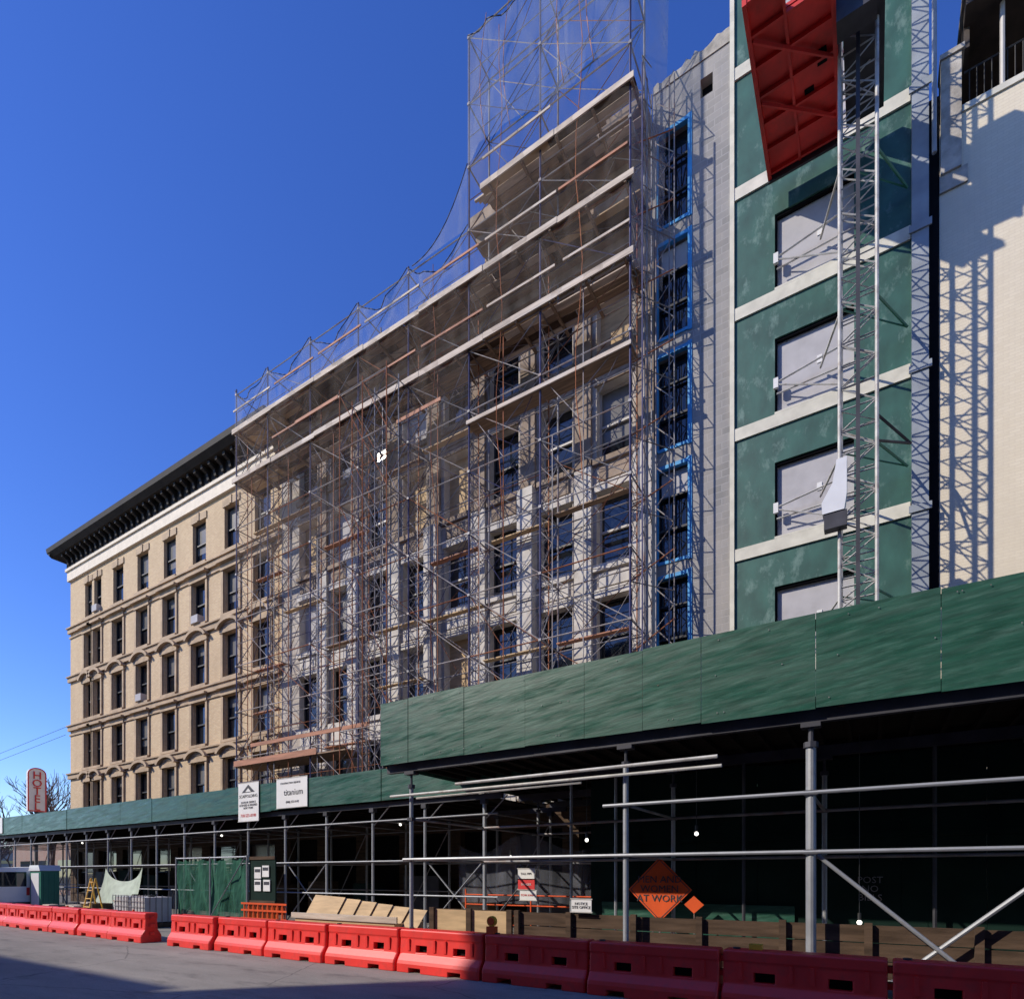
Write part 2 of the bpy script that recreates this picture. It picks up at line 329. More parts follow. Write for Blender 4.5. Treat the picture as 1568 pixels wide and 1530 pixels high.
# ------------------------------------------------------------------ B: pale stone building behind scaffold
B=empty('stone_building_under_restoration')
xB0,xB1=-23.197,-5.72
b=MB(); ops=[]; bays=[]
x=-6.35
while x>-22.6:
    bays.append(x-.62); x-=2.06
rowsB=[4.95,8.3,11.7,15.1,18.5]
for cx in bays:
    for r in rowsB: ops.append((cx-.60,cx+.60,r,r+2.35))
wall(b,xB0,xB1,4.4,22.0,YF,ops,'stoneB',.35,'stoneBt')
so=[(xB0+.6+k*2.4,xB0+2.4+k*2.4,.6,3.4) for k in range(7)]
wall(b,xB0,xB1,0,4.4,YF,so,'woodd',.3)
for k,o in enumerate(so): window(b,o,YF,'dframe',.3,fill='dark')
b.quad((xB0,YF,22.0),(xB1,YF,22.0),(xB1,YF+20,22.0),(xB0,YF+20,22.0),'dark')
b.quad((xB0,YF+20,0),(xB1,YF+20,0),(xB1,YF+20,22.0),(xB0,YF+20,22.0),'brickA')
wall(b,-11.9,xB1,22.0,24.3,YF,[(-10.8,-9.9,22.7,23.9),(-8.6,-7.7,22.7,23.9)],'corniceB',.3)
b.quad((-11.9,YF,22.0),(-11.9,YF+18,22.0),(-11.9,YF+18,24.3),(-11.9,YF,24.3),'brickA')
b.quad((-11.9,YF,24.3),(xB1,YF,24.3),(xB1,YF+18,24.3),(-11.9,YF+18,24.3),'dark')
b.box(-10.8,-7.7,YF+.3,YF+.4,22.4,24.1,'dark')
b.done('walls',B)
b=MB()
for o in ops:
    fl=None; q=random.random()
    if q<.22: fl='ply'
    elif q<.30: fl='panel'
    window(b,o,YF,'dframe' if random.random()<.7 else 'frame',.35,fill=fl,shade=.2)
b.done('windows',B)
b=MB()
for k,cx in enumerate(bays):
    xp=cx+1.03
    b.box(xp-.30,xp+.30,YF-(.34 if k%2==0 else .14),YF-.002,4.4,14.9,'stoneBt')
    b.box(xp-.28,xp+.28,YF-.13,YF-.002,14.903,21.0,'corniceB')  # upper piers browner: shade of decks and nets put into the colour
for r in rowsB:
    mt='stoneBt' if r<14 else 'corniceB'  # upper sills, lintels and panels darkened in colour for the same shade
    for cx in bays:
        b.box(cx-.70,cx+.70,YF-.1,YF+.03,r-.20,r-.003,mt); b.box(cx-.66,cx+.66,YF-.06,YF-.002,r+2.353,r+2.62,mt)
        b.box(cx-.5,cx+.5,YF-.04,YF-.002,r-.72,r-.3,mt)
b.box(xB0,xB1,YF-.45,YF-.001,21.0,21.25,'corniceB'); b.box(xB0,xB1,YF-.62,YF-.002,21.253,21.55,'corniceB'); b.box(xB0,xB1,YF-.85,YF+.2,21.553,21.8,'corniceB')
b.box(-11.95,xB1,YF-.5,YF-.002,24.0,24.3,'corniceB'); b.box(-12,xB1,YF-.8,YF+.2,24.303,24.7,'corniceB')
b.done('stone_piers_and_cornice',B)

b=MB(); ops=[]
for r in (21.3,17.95,14.6,11.2,7.9,4.7): ops.append((-5.6,-4.62,r,r+2.85))
wall(b,-5.717,-3.45,4.4,25.5,YF,ops+[(-4.30,-3.95,24.45,25.0)],'cmu',.25)
for o in ops:
    b.quad((o[0],YF+.25,o[2]),(o[1],YF+.25,o[2]),(o[1],YF+.26,o[3]),(o[0],YF+.26,o[3]),'glass')
    a,c,z,zt=o
    for (p,q,s_,t_) in ((a-.04,a+.04,z,zt),(c-.04,c+.08,z-.08,zt+.1),(a+.04,c-.04,z-.05,z+.04),(a+.04,c-.04,zt-.04,zt+.07)): b.box(p,q,YF-.03,YF+.1,s_,t_,'blue')
    b.box(a+.05,c-.05,YF+.12,YF+.2,z+1.0,z+1.07,'dframe'); b.box(a+.05,c-.05,YF+.12,YF+.2,z+2.0,z+2.05,'dframe'); b.box((a+c)/2-.02,(a+c)/2+.02,YF+.13,YF+.2,z+.06,zt-.06,'dframe')
    if z in (17.95,11.2): b.box(a+.1,c-.1,YF+.17,YF+.24,z+2.06,zt-.07,'panel')
b.box(-4.30,-3.95,YF+.25,YF+.3,24.4,25.05,'dark')
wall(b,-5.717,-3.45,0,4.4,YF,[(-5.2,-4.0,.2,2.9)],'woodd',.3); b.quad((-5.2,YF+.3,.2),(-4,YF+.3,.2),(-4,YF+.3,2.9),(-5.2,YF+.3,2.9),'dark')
b.quad((-5.717,YF,22),(-5.717,YF+15,22),(-5.717,YF+15,25.5),(-5.717,YF,25.5),'cmu'); b.quad((-5.717,YF,25.5),(-3.45,YF,25.5),(-3.45,YF+15,25.5),(-5.717,YF+15,25.5),'concrete')
poly=[(-5.715,25.503)]+[(-5.7+k*.125,25.56+R(0,.22)+.018*k) for k in range(19)]+[(-3.45,25.503)]
b.prism_xz(poly,YF-.03,YF+.5,'concrete')
b.done('block_wall_bay',B)

# ------------------------------------------------------------------ D: green sheathed building
D=empty('green_sheathed_building')
b=MB(); ops=[]; xD0,xD1=-3.447,1.0
bands=[7.25,10.65,14.05,17.45,20.85,24.25]
for z in [3.9]+bands: ops.append((-2.30,-.42,z+.37,z+2.45))
wall(b,xD0,xD1,3.9,31,YF,ops,'gsheath',.16)
for o in ops:
    b.quad((o[0],YF+.16,o[2]),(o[1],YF+.16,o[2]),(o[1],YF+.16,o[3]),(o[0],YF+.16,o[3]),'panel')
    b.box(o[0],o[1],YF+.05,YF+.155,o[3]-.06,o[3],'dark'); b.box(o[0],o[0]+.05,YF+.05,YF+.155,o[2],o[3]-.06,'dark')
    b.box(o[0]+1.02,o[0]+1.14,YF+.14,YF+.158,o[2]+1.05,o[2]+1.25,'white')
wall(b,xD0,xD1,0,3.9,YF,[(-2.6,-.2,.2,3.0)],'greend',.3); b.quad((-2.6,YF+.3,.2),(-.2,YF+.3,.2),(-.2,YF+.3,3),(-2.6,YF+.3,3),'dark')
b.quad((xD0,YF,25.5),(xD0,YF+12,25.5),(xD0,YF+12,31),(xD0,YF,31),'gsheath'); b.quad((xD1,YF,3.9),(xD1,YF+12,3.9),(xD1,YF+12,31),(xD1,YF,31),'gsheath'); b.quad((xD0,YF,31),(xD1,YF,31),(xD1,YF+12,31),(xD0,YF+12,31),'gsheath')
b.done('walls',D)
b=MB()
for z in bands:
    b.box(xD0-.02,xD1-.22,YF-.05,YF-.002,z,z+.34,'cream')
    b.box(-2.30,-.42,YF-.05,YF+.12,z+.343,z+.40,'cream')
b.box(xD0-.02,xD0+.1,YF-.07,YF-.051,4.4,31,'cream')
b.box(.80,1.14,YF-.22,YF-.003,4.4,31,'bluegrey')
for z in bands: b.box(.74,1.2,YF-.26,YF-.225,z-.05,z+.12,'bluegrey')
b.tube((1.24,YF-.3,19.0),(1.24,YF-.3,31),.05,'bluegrey',8)
b.done('bands_and_pier',D)
b=MB()
for z in bands:
    zz=z+1.15
    b.tube((-2.24,YF-.1,zz),(-.55,YF-.25,zz+.2),.026,'mast'); b.tube((-2.24,YF-.1,zz-.05),(-.55,YF-.2,zz-.85),.022,'mast'); b.tube((-2.24,YF-.08,zz-.3),(-.5,YF-.15,zz-.28),.022,'mast')
    b.box(-2.32,-2.2,YF-.13,YF-.052,zz-.15,zz+.12,'white')
b.done('window_tie_bars',D)

# ------------------------------------------------------------------ E: cream building on the right
E=empty('cream_painted_building')
b=MB(); xE0=1.36
wall(b,xE0,12,0,19.9,YF,[],'creamE')
b.quad((xE0,YF,0),(xE0,YF+14,0),(xE0,YF+14,19.9),(xE0,YF,19.9),'creamE'); b.quad((12,YF,0),(12,YF+14,0),(12,YF+14,19.9),(12,YF,19.9),'creamE')
b.quad((xE0,YF,19.9),(12,YF,19.9),(12,YF+14,19.9),(xE0,YF+14,19.9),'concrete')
b.box(1.003,1.357,YF+.5,YF+.6,0,20.5,'dark'); b.box(1.15,1.357,YF-.02,YF+.5,0,20.6,'dark')
b.box(1.80,12,YF-.04,YF+.25,19.903,20.05,'cream')
b.done('walls',E)
b=MB()
b.box(1.38,1.78,YF-.1,YF+.4,18.6,21.3,'concrete'); b.box(1.36,1.84,YF-.14,YF+.45,21.303,21.42,'concrete'); b.box(1.36,1.9,YF-.05,YF-.002,18.2,18.6,'concrete')
b.box(1.9,12,YF+1.8,YF+2.0,19.9,21.9,'brown')
b.box(1.84,12,YF-.35,YF+4,22.0,22.35,'brown'); b.box(1.78,12,YF-.45,YF+4,22.353,22.5,'concrete')
b.box(1.84,1.95,YF+.1,YF+2,21.5,22.0,'brown')
for k in range(9): b.tube((2.55+k*1.3,YF+.05,20.05),(2.55+k*1.3,YF+.05,22.0),.05,'frame',8)
for k in range(70): b.tube((1.95+k*.14,YF+.12,20.1),(1.95+k*.14,YF+.12,20.95),.012,'dframe',4)
b.tube((1.85,YF+.12,20.95),(12,YF+.12,20.95),.025,'dframe'); b.tube((1.85,YF+.12,20.12),(12,YF+.12,20.12),.02,'dframe')
b.done('roof_terrace',E)

# ------------------------------------------------------------------ scaffold
xs=[-24.2,-22.0,-19.3,-16.6,-14.1,-11.45,-8.75,-5.85]
lev=[4.9,7,9.05,11.1,13.15,15.2,17.2,19.2,21.4,23.2]; levT=lev+[25.3,27.4,29.6]
Y0,Y1=15.9,17.1
br_m=lambda: random.choice(['steelw','steelw','steel','rust','bluesteel'])
s=MB()
for i,x in enumerate(xs):
    L=levT if x>=-11.5 else lev
    top=L[-1]+(.25 if x<-11.5 else 0)
    for y in (Y0,Y1): s.tube((x,y,4.4),(x,y,top),.032,'bluesteel' if y==Y0 else 'steel',6)
    s.tube((x,Y0+.55,4.9),(x,Y0+.55,lev[-2]),.022,'rust',5)
    for j,z in enumerate(L):
        s.tube((x,Y0,z),(x,Y1,z),.024,'steel')
        if j<len(L)-1: s.tube((x,Y0,z),(x,Y1,L[j+1]),.018,'steel')
        s.box(x-.045,x+.045,Y0-.045,Y0+.045,z-.04,z+.04,'steel')
    z=4.9;k=0
    while z<lev[-2]-.5:
        a,c=(Y0,Y0+.55) if k%2 else (Y0+.55,Y0)
        s.tube((x,a,z),(x,c,z+.42),.012,'steelw',4); s.tube((x,Y0,z),(x,Y0+.55,z),.011,'steel',4); z+=.42;k+=1
    if i<len(xs)-1 and i!=0:
        x2=x+.42; s.tube((x2,Y0,4.9),(x2,Y0,15.2),.018,'steel'); z=4.9;k=0
        while z<14.8:
            a,c=(x,x2) if k%2 else (x2,x)
            s.tube((a,Y0,z),(c,Y0,z+.5),.011,'steelw',4); z+=.5;k+=1
for i in range(len(xs)-1):
    a,c=xs[i],xs[i+1]; L=levT if a>=-11.5 else lev; mdl=(a+c)/2
    s.tube((mdl,Y0,4.9),(mdl,Y0,lev[-3]),.018,random.choice(['rust','steel','bluesteel']))
    for j,z in enumerate(L):
        for y in (Y0,Y1):
            s.tube((a,y,z),(c,y,z),.022,'steel' if y==Y1 else random.choice(['steelw','rust','steelw']))
            if j<len(L)-1:
                if y==Y0:
                    s.tube((a,y,z+1.0),(c,y,z+1.0),.015,br_m(),4)
                    if random.random()<.5: s.tube((a,y,z+.5),(c,y,z+.5),.012,br_m(),4)
                if random.random()<.8: s.tube((a,y+.02,z),(c,y+.02,L[j+1]),.014,br_m(),4)
                if random.random()<.7: s.tube((c,y-.02,z),(a,y-.02,L[j+1]),.014,br_m(),4)
                if random.random()<.45: s.tube((mdl,y+.04,z),(a,y+.04,L[j+1]),.012,br_m(),4); s.tube((mdl,y+.04,z),(c,y+.04,L[j+1]),.012,br_m(),4)
        if j<len(L)-1 and random.random()<.5: s.tube((a,Y0,z),(c,Y1,z),.012,'steel',4)
for y in (Y0,Y0+.4,Y0+.8,Y1): s.tube((-5.5,y,4.9),(-5.5,y,24.5),.024,'bluesteel' if y==Y0 else 'steel')
for x in (-5.1,-4.95): s.tube((x,Y1,4.9),(x,Y1,25.2),.02,'steel')
z=4.9;k=0
while z<25:
    s.tube((-5.5,Y0 if k%2 else Y0+.8,z),(-5.5,Y0+.8 if k%2 else Y0,z+.6),.015,'steel',4)
    s.tube((-5.5 if k%2 else -4.95,Y1,z),(-4.95 if k%2 else -5.5,Y1,z+.6),.015,'steelw',4); z+=.6;k+=1
z=6.0
while z<24: s.tube((-5.85,Y0,z),(-4.95,Y1+.1,z+1.3),.02,'rust',4); s.tube((-5.85,Y0,z),(-4.95,Y1,z),.02,'steel',4); z+=2.05
# projecting braced bay
for x in (-16.5,-15.35,-14.2):
    for y in (14.9,15.5): s.tube((x,y,4.6),(x,y,19.4),.022,random.choice(['steel','bluesteel','rust']),6)
for j in range(7):
    z0,z1=lev[j],lev[j+1]
    for y in (14.9,15.5):
        s.tube((-16.5,y,z1),(-14.2,y,z1),.022,'steelw')
        for (xa,xb) in ((-16.5,-15.35),(-15.35,-14.2)):
            s.tube((xa,y,z0),(xb,y,z1),.014,'steelw',4); s.tube((xb,y,z0),(xa,y,z1),.014,random.choice(['rust','steel']),4)
    for x in (-16.5,-15.35,-14.2): s.tube((x,14.9,z1),(x,15.9,z1),.02,'steel'); s.tube((x,14.9,z0),(x,15.9,z1),.014,'steel',4)
sc=s.done('scaffolding')
s=MB()
for z,xa,xb in ((19.2,-24.3,-5.7),(21.4,-24.3,-5.7),(24.1,-10.9,-5.7)):
    for k in range(5):
        y=Y0-.1+k*.235
        x=xa
        while x<xb-.2:
            l=min(R(2,4),xb-x)
            if random.random()<.88: s.box(x+R(0,.05),x+l,y,y+.215,z+.03+R(0,.01),z+.07,random.choice(['wood','wood','plankw','woodd','ply']))
            x+=l
    x=xa
    while x<xb-.1:
        l=min(2.7,xb-x); o=R(-.02,.02); s.box(x+.01,x+l,Y0-.17+o,Y0-.13+o,z-.02+R(-.02,.02),z+.17+R(-.02,.02),'plankw')
        if random.random()<.8: s.box(x+R(0,.2),x+l-R(0,.2),Y0-.12,Y0-.09,z+.98,z+1.05,random.choice(['plankw','plankw','plankr']))
        x+=l
    x=xa+.3
    while x<xb: s.box(x,x+.07,Y0-.12,Y1,z-.06,z+.028,'wood'); x+=1.2
s.box(-11.5,-5.8,Y0-.05,Y0+.5,16.75,16.8,'wood'); s.box(-11.5,-5.8,Y0-.1,Y0-.06,16.73,16.85,'plankw')
for z in lev[1:7]:
    for i in range(len(xs)-1):
        if random.random()<.5:
            yy=random.choice([Y0+.62,Y0+.85]); s.box(xs[i]+R(0,.3),xs[i+1]-R(0,.3),yy,yy+.22,z+.03,z+.07,random.choice(['wood','plankr','ply']))
s.box(-24.2,-17.2,Y0-.1,Y1,6.6,6.65,'wood'); s.box(-24.2,-18.8,Y0-.14,Y0-.102,6.6,6.85,'plankr'); s.box(-23,-16,Y0-.14,Y0-.102,7.35,7.5,'plankr')
for k in range(9): s.box(-11.3+k*.1,-6-.2*k,Y0+.1+.1*k,Y0+.18+.1*k,24.2+.02*k,24.26+.02*k,'plankw')
s.box(-20,-17.5,Y0-.2,Y0-.175,20.1,20.22,'plankr'); s.box(-14.5,-12.5,Y0-.2,Y0-.175,17.9,18.02,'plankr')
for k in range(34):
    x=R(-24,-7); z=random.choice([19.28,21.48,21.48]); s.box(x,x+R(.4,2),Y0+R(.1,.6),Y0+.9,z,z+R(.05,.3),random.choice(['plankw','wood','ply','woodd','panel']))
s.done('planks',sc)
s=MB()
for x in (-10.2,-12.9,-7.4):
    p=(x,Y0-.1,29 if x>-11 else 22.8)
    for k in range(12):
        q=(x+.12*math.sin(k*1.3),Y0-.1,p[2]-1.3); s.tube(p,q,.014,'rope',4); p=q
s.done('ropes',sc)
s=MB()
def netpanel(xa,xb,za,zb,y,mat,sag=.45,bul=.12,nx=12,nz=12,edge='steeld'):
    pts=[]; ph=R(0,6)
    for i in range(nx+1):
        u=i/nx; x=xa+(xb-xa)*u; zt=zb-sag*math.sin(math.pi*u)
        for j in range(nz+1):
            v=j/nz; e=math.sin(math.pi*u); pts.append((x,y-bul*e*(1+.6*math.sin(3*v+ph))+e*(.08*math.sin(11*u+5*v+ph)+.05*math.sin(19*u-8*v)),za+(zt-za)*v))
    fs=[(i*(nz+1)+j,(i+1)*(nz+1)+j,(i+1)*(nz+1)+j+1,i*(nz+1)+j+1) for i in range(nx) for j in range(nz)]
    s.add(pts,fs,mat)
    if edge:
        for i in range(nx): s.tube(pts[i*(nz+1)+nz],pts[(i+1)*(nz+1)+nz],.018,edge,4)
for i in range(len(xs)-1):
    a,c=xs[i],xs[i+1]
    if a>=-11.5:
        netpanel(a,c,25.3,29.6,Y0-.08,'net',.4,.2); netpanel(a,c,19.2,25.3,Y0-.08,'net2',0,edge=None)
        for q in (.33,.66):
            xx=a+(c-a)*q; p=(xx,Y0-.3,29.4)
            for k in range(6):
                q2=(xx-.25*math.sin(math.pi*(k+1)/6),Y0-.3,29.4-.7*(k+1)); s.tube(p,q2,.012,'plankr',4); p=q2
    else:
        netpanel(a,c,21.5,23.35,Y0-.08,'net',.85,.1); netpanel(a,c,15.2,21.45,Y0-.08,'net2',0,edge=None)
# net sweeping down from the tall tower to the lower run
pts=[];n=8
for k in range(n+1):
    u=k/n; pts.append((-11.45-2.4*u,Y0-.1,23.2)); pts.append((-11.45-2.4*u,Y0-.1,23.25+2.1*(1-u)**2.4))
s.add(pts,[(2*k,2*k+2,2*k+3,2*k+1) for k in range(n)],'net')
for k in range(n): s.tube(pts[2*k+1],pts[2*k+3],.018,'steeld',4)
s.add([(-5.8,Y0-.05,19),(-5.3,Y1,19),(-5.1,Y1+.1,29.6),(-5.8,Y0-.05,29.6)],[(0,1,2,3)],'net')
s.add([(-11.45,Y0,25.4),(-11.45,Y1,25.4),(-11.45,Y1,29.6),(-11.45,Y0,29.6)],[(0,1,2,3)],'net2')
s.done('debris_netting',sc,smooth=True)

# ------------------------------------------------------------------ hoist mast
H=empty('construction_hoist')
s=MB(); mx,my,w=-.29,15.6,.36
cor=[(mx-w,my-w),(mx+w,my-w),(mx+w,my+w),(mx-w,my+w)]
for c in cor: s.tube((c[0],c[1],4.6),(c[0],c[1],28),.04,'mast',8)
z=4.8;k=0
while z<27.5:
    for q in range(4):
        a=cor[q];c=cor[(q+1)%4]
        s.tube((a[0],a[1],z),(c[0],c[1],z),.02,'mast',4)
        if k%2: a,c=c,a
        s.tube((a[0],a[1],z),(c[0],c[1],z+.5),.018,'mast',4)
    if k%3==0: s.tube((cor[0][0],cor[0][1],z),(cor[2][0],cor[2][1],z),.015,'mast',4)
    z+=.5;k+=1
s.box(mx-.04,mx+.04,my-w-.09,my-w-.045,4.8,28,'steeld')
s.done('mast',H)
s=MB()
for z in (8.4,11.8,15.2,18.6):
    s.tube((mx-w,my+w,z),(mx-.9,YF,z),.03,'mast'); s.tube((mx+w,my+w,z),(mx+1.0,YF-.2,z),.03,'vang'); s.tube((mx-w,my+w,z),(mx+1.0,YF-.2,z),.02,'vang')
s.tube((mx+w,my,12.2),(.75,16.6,11.9),.03,'steeld'); s.tube((mx+w,my,11.6),(.75,16.6,11.9),.03,'steeld')
s.done('wall_ties',H)
s=MB(); s.prism_xz([(-.98,9.95),(-.55,9.95),(-.5,10.3),(-.5,11.1),(-.7,11.1),(-.78,10.6),(-1.0,10.2)],15.0,15.25,'vanw')
s.box(-.95,-.5,15.02,15.24,9.6,9.945,'steeld'); s.done('drive_unit',H)
s=MB(); px0,px1,py0,py1,pz=-2.40,-.68,13.3,17.0,20.4; pyr=13.9
s.box(px0,-1.62,py0,py1,pz+.12,pz+.2,'redm'); s.box(-1.618,px1,pyr,py1,pz+.12,pz+.2,'redm')
s.box(px0,px0+.09,py0,py1,pz-.03,pz+.3,'redm'); s.box(px1-.09,px1,pyr,py1,pz-.03,pz+.3,'redm'); s.box(-1.66,-1.60,py0,py1,pz+.04,pz+.117,'redm')
for k in range(7):
    y=py0+.02+k*(py1-py0-.12)/6
    s.box(px0+.09,-1.661,y,y+.05,pz+.02,pz+.117,'redm')
    if y>pyr-.05: s.box(-1.599,px1-.09,y,y+.05,pz+.02,pz+.117,'redm')
for k in (1,3):
    y=py0+k*(py1-py0)/6; s.tube((px0+.1,y+.1,pz+.03),(px1-.1,y+1.3,pz+.03),.045,'redm')
s.box(-1.1,-.9,15.0,15.3,pz+.10,pz+.118,'dark'); s.box(-1.4,-1.2,15.6,15.75,pz+.10,pz+.118,'dark')
s.box(px0,px1,py1+.002,py1+.06,pz-.08,pz+.35,'steeld')
s.box(px1+.002,px1+.75,14.4,14.8,pz-.3,pz+1.6,'steeld')
s.box(px1+.1,px1+.9,14.82,17.1,pz+.3,pz+.36,'steeld')
s.done('red_platform',H)

# ------------------------------------------------------------------ near sidewalk shed (tall)
S=empty('sidewalk_shed')
s=MB(); x0,x1=-9.13,9.0; yn=9.4; x=x0; zb,zt=4.18,5.52
edges=[x0,-8.35,-6.9,-5.5,-4.3,-3.25,-2.3,-.7,.75,3.2,5.6,9.0]
for k in range(len(edges)-1):
    o=R(-.010,.010); s.box(edges[k]+.004,edges[k+1]-.004,yn+o,yn+.02+o,zb+R(-.012,.012),zt+R(-.015,.015),'ghoard')
s.box(x0,x0+.02,yn+.03,17.3,zb,zt-.02,'ghoard'); 
for k in range(16): s.box(x0+.3+k*1.2,x0+.39+k*1.2,yn+.04,yn+.12,zb,zt-.1,'woodd')
s.box(x0+.03,x1,yn+.04,yn+.13,zt-.2,zt-.06,'woodd')
for k in range(60):
    xx=R(x0+.1,8.5); zz=random.choice([zb+.12,zb+.7,zt-.1]); s.box(xx,xx+.014,yn-.014,yn-.011,zz,zz+.014,'steel')
s.done('hoarding_panels',S)
s=MB()
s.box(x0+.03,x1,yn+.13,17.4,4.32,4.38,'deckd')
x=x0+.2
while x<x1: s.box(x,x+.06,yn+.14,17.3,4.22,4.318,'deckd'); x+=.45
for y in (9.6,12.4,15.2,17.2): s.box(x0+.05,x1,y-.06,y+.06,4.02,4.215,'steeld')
s.done('shed_deck',S)
s=MB()
posts=[(-8.43,.045),(-3.61,.05),(-.775,.07),(2.2,.06),(5.2,.06)]
for px,r in posts:
    for y,rr in ((9.6,r),(12.4,.045),(15.2,.045)):
        s.tube((px,y,.0),(px,y,3.7),rr,'steelp',12); s.tube((px,y,3.7),(px,y,3.95),rr*.55,'steeld',8); s.box(px-.13,px+.13,y-.09,y+.09,3.95,4.015,'steeld')
        s.tube((px,y,3.66),(px,y,3.74),rr+.03,'steeld',8); s.box(px-.12,px+.12,y-.12,y+.12,.0,.02,'steeld')
        for z in (2.14,3.0): s.box(px-rr-.02,px+rr+.02,y-rr-.02,y+rr+.02,z-.035,z+.035,'steeld')
for px in (-6.0,-4.9,-2.2,.9,3.7,7.0):
    for y in (12.4,15.2): s.tube((px,y,.1),(px,y,4.02),.035,'steeld' if px>-3 else 'steelp',6)
for y in (9.53,12.33,15.13):
    m_='steelp' if y<10 else 'steel'
    s.tube((-8.6 if y>10 else -4.0,y,3.0),(8.8,y,3.0),.03,m_,8); s.tube((-8.6,y,2.14),(8.8,y,2.14),.03,m_,8)
s.tube((-8.9,9.46,3.5),(-2.0,9.46,3.5),.028,'mast',8); s.tube((-7.1,9.40,3.62),(-2.05,9.40,3.64),.03,'mast',8); s.tube((-8.2,9.50,3.42),(-4.4,9.5,3.44),.024,'mast',6)
s.tube((-.7,9.62,2.1),(1.3,9.62,.3),.03,'steelp',8); s.tube((2.15,9.66,2.1),(.2,9.66,.3),.03,'steelp',8)
s.tube((2.2,9.62,2.1),(5.2,9.62,.3),.03,'steelp',8)
for px,_ in posts:
    for z in (3.0,2.14): s.tube((px,9.6,z),(px,17,z),.028,'steel',5)
    s.tube((px,12.4,.4),(px,15.2,2.14),.022,'steel',5)
s.done('pipe_frame',S)
s=MB()
for (x,y,z) in ((-5.2,11.5,2.55),(-2.9,11.5,2.6),(-8.4,13.6,2.3),(-.2,11.6,1.0)):
    s.sphere((x,y,z),.04,'bulb',8); s.tube((x,y,z+.04),(x,y,z+.16),.03,'dframe',6); s.tube((x,y,z+.16),(x,y,4.2),.006,'dframe',4)
s.done('work_lights',S)

s=MB()
x=-5.6
while x<9:
    s.box(x,x+1.2,12.62+R(0,.01),12.65,.14,4.0+R(-.02,.02),'greend'); x+=1.206  # fence boards carry the shade in their colour
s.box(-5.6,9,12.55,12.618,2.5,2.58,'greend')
s.box(-5.3,-1.3,12.57,12.60,.2,1.17,'ghoard'); s.box(-5.3,-1.3,12.55,12.568,1.12,1.2,'ghoard')  # brighter green along the foot paints in the sunlit strip of the fence
fn=s.done('inner_construction_fence')
text_jobs=[('POST\nNO\nBILLS',.17,(-.05,12.60,1.55),'steel',fn),('POST\nNO\nBILLS',.17,(3.2,12.60,1.55),'steel',fn)]
s=MB()
for (a,c) in ((-8.0,-6.1),): 
    for k in range(2): s.box(a+k*.96,a+k*.96+.9,9.86,9.9,.35,1.08,'ply'); 
    s.box(a,c,9.9,10.0,1.0,1.09,'woodd')
for x in (-8.05,-7.08,-6.1): s.box(x-.06,x+.06,9.80,9.857,.05,1.12,'woodd')
x=-5.95
while x<9:
    for z in (.32,.58,.84): s.box(x,x+2.35,9.86+R(0,.01),9.91,z,z+.245+R(-.01,.004),'woodd')
    s.box(x+1.1,x+1.2,9.78,9.857,0,1.12,'woodd'); s.box(x-.02,x+.08,9.78,9.857,0,1.12,'woodd'); x+=2.37
s.done('timber_barricade')

# ------------------------------------------------------------------ long low shed
S2=empty('sidewalk_shed')
s=MB(); x=-46; y2=12.2
while x<-7.8:
    o=R(-.012,.012); s.box(x+.003,x+2.437,y2+o,y2+.02+o,3.9+R(-.015,.015),4.8+R(-.015,.015),'ghoard')
    s.box(x-.04,x+.04,y2+.035,y2+.12,3.9,4.75,'woodd'); x+=2.44
s.box(-46,-45.98,y2+.03,17.3,3.9,4.8,'ghoard')
s.done('hoarding_panels',S2)
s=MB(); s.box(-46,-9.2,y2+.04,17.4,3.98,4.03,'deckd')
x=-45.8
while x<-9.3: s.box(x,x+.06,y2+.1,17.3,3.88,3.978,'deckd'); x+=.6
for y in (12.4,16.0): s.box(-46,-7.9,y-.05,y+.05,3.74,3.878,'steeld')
s.done('shed_deck',S2)
s=MB(); x=-45.5;k=0
while x<-7.9:
    for y in (12.4,16.0):
        s.tube((x,y,.13),(x,y,3.72),.042,'steelp',8); s.box(x-.1,x+.1,y-.1,y+.1,.13,.15,'steeld'); s.box(x-.08,x+.08,y-.08,y+.08,3.62,3.74,'steeld')
    s.tube((x,12.4,2.2),(x,16,2.2),.025,'steel',5); s.tube((x,12.4,3.4),(x,16,3.4),.022,'steel',5)
    if k%3==0: s.tube((x,12.42,.3),(x+1.95,12.42,2.2),.02,'steelp',5); s.tube((x+1.95,12.45,.3),(x,12.45,2.2),.02,'steelp',5)
    if k%2==0: s.tube((x,16.0,.3),(x+1.95,16.0,3.4),.02,'steel',5)
    s.tube((x,12.4,3.2),(x+.7,12.4,3.8),.018,'steelp',4)
    x+=1.95;k+=1
for y in (12.34,15.94):
    for z in (3.35,2.2,1.25): s.tube((-46,y,z),(-8,y,z),.022,'steelp' if y<13 else 'steel',5)
s.done('pipe_frame',S2)
s=MB()
for x in (-33,-21.5,-12.3): s.sphere((x,13.5,3.3+R(-.1,.1)),.04,'bulb',6)
s.tube((-44,13.5,3.4),(-8.5,13.5,3.4),.006,'dframe',4); s.done('work_lights',S2)
s=MB()
for k in range(12):
    x=-38+k*2.6; s.box(x,x+R(.8,2),16.2,16.9,.13,R(1.0,2.6),random.choice(['woodd','greend','woodd','steeld','trimA','steeld']))
s.done('stacked_building_materials')

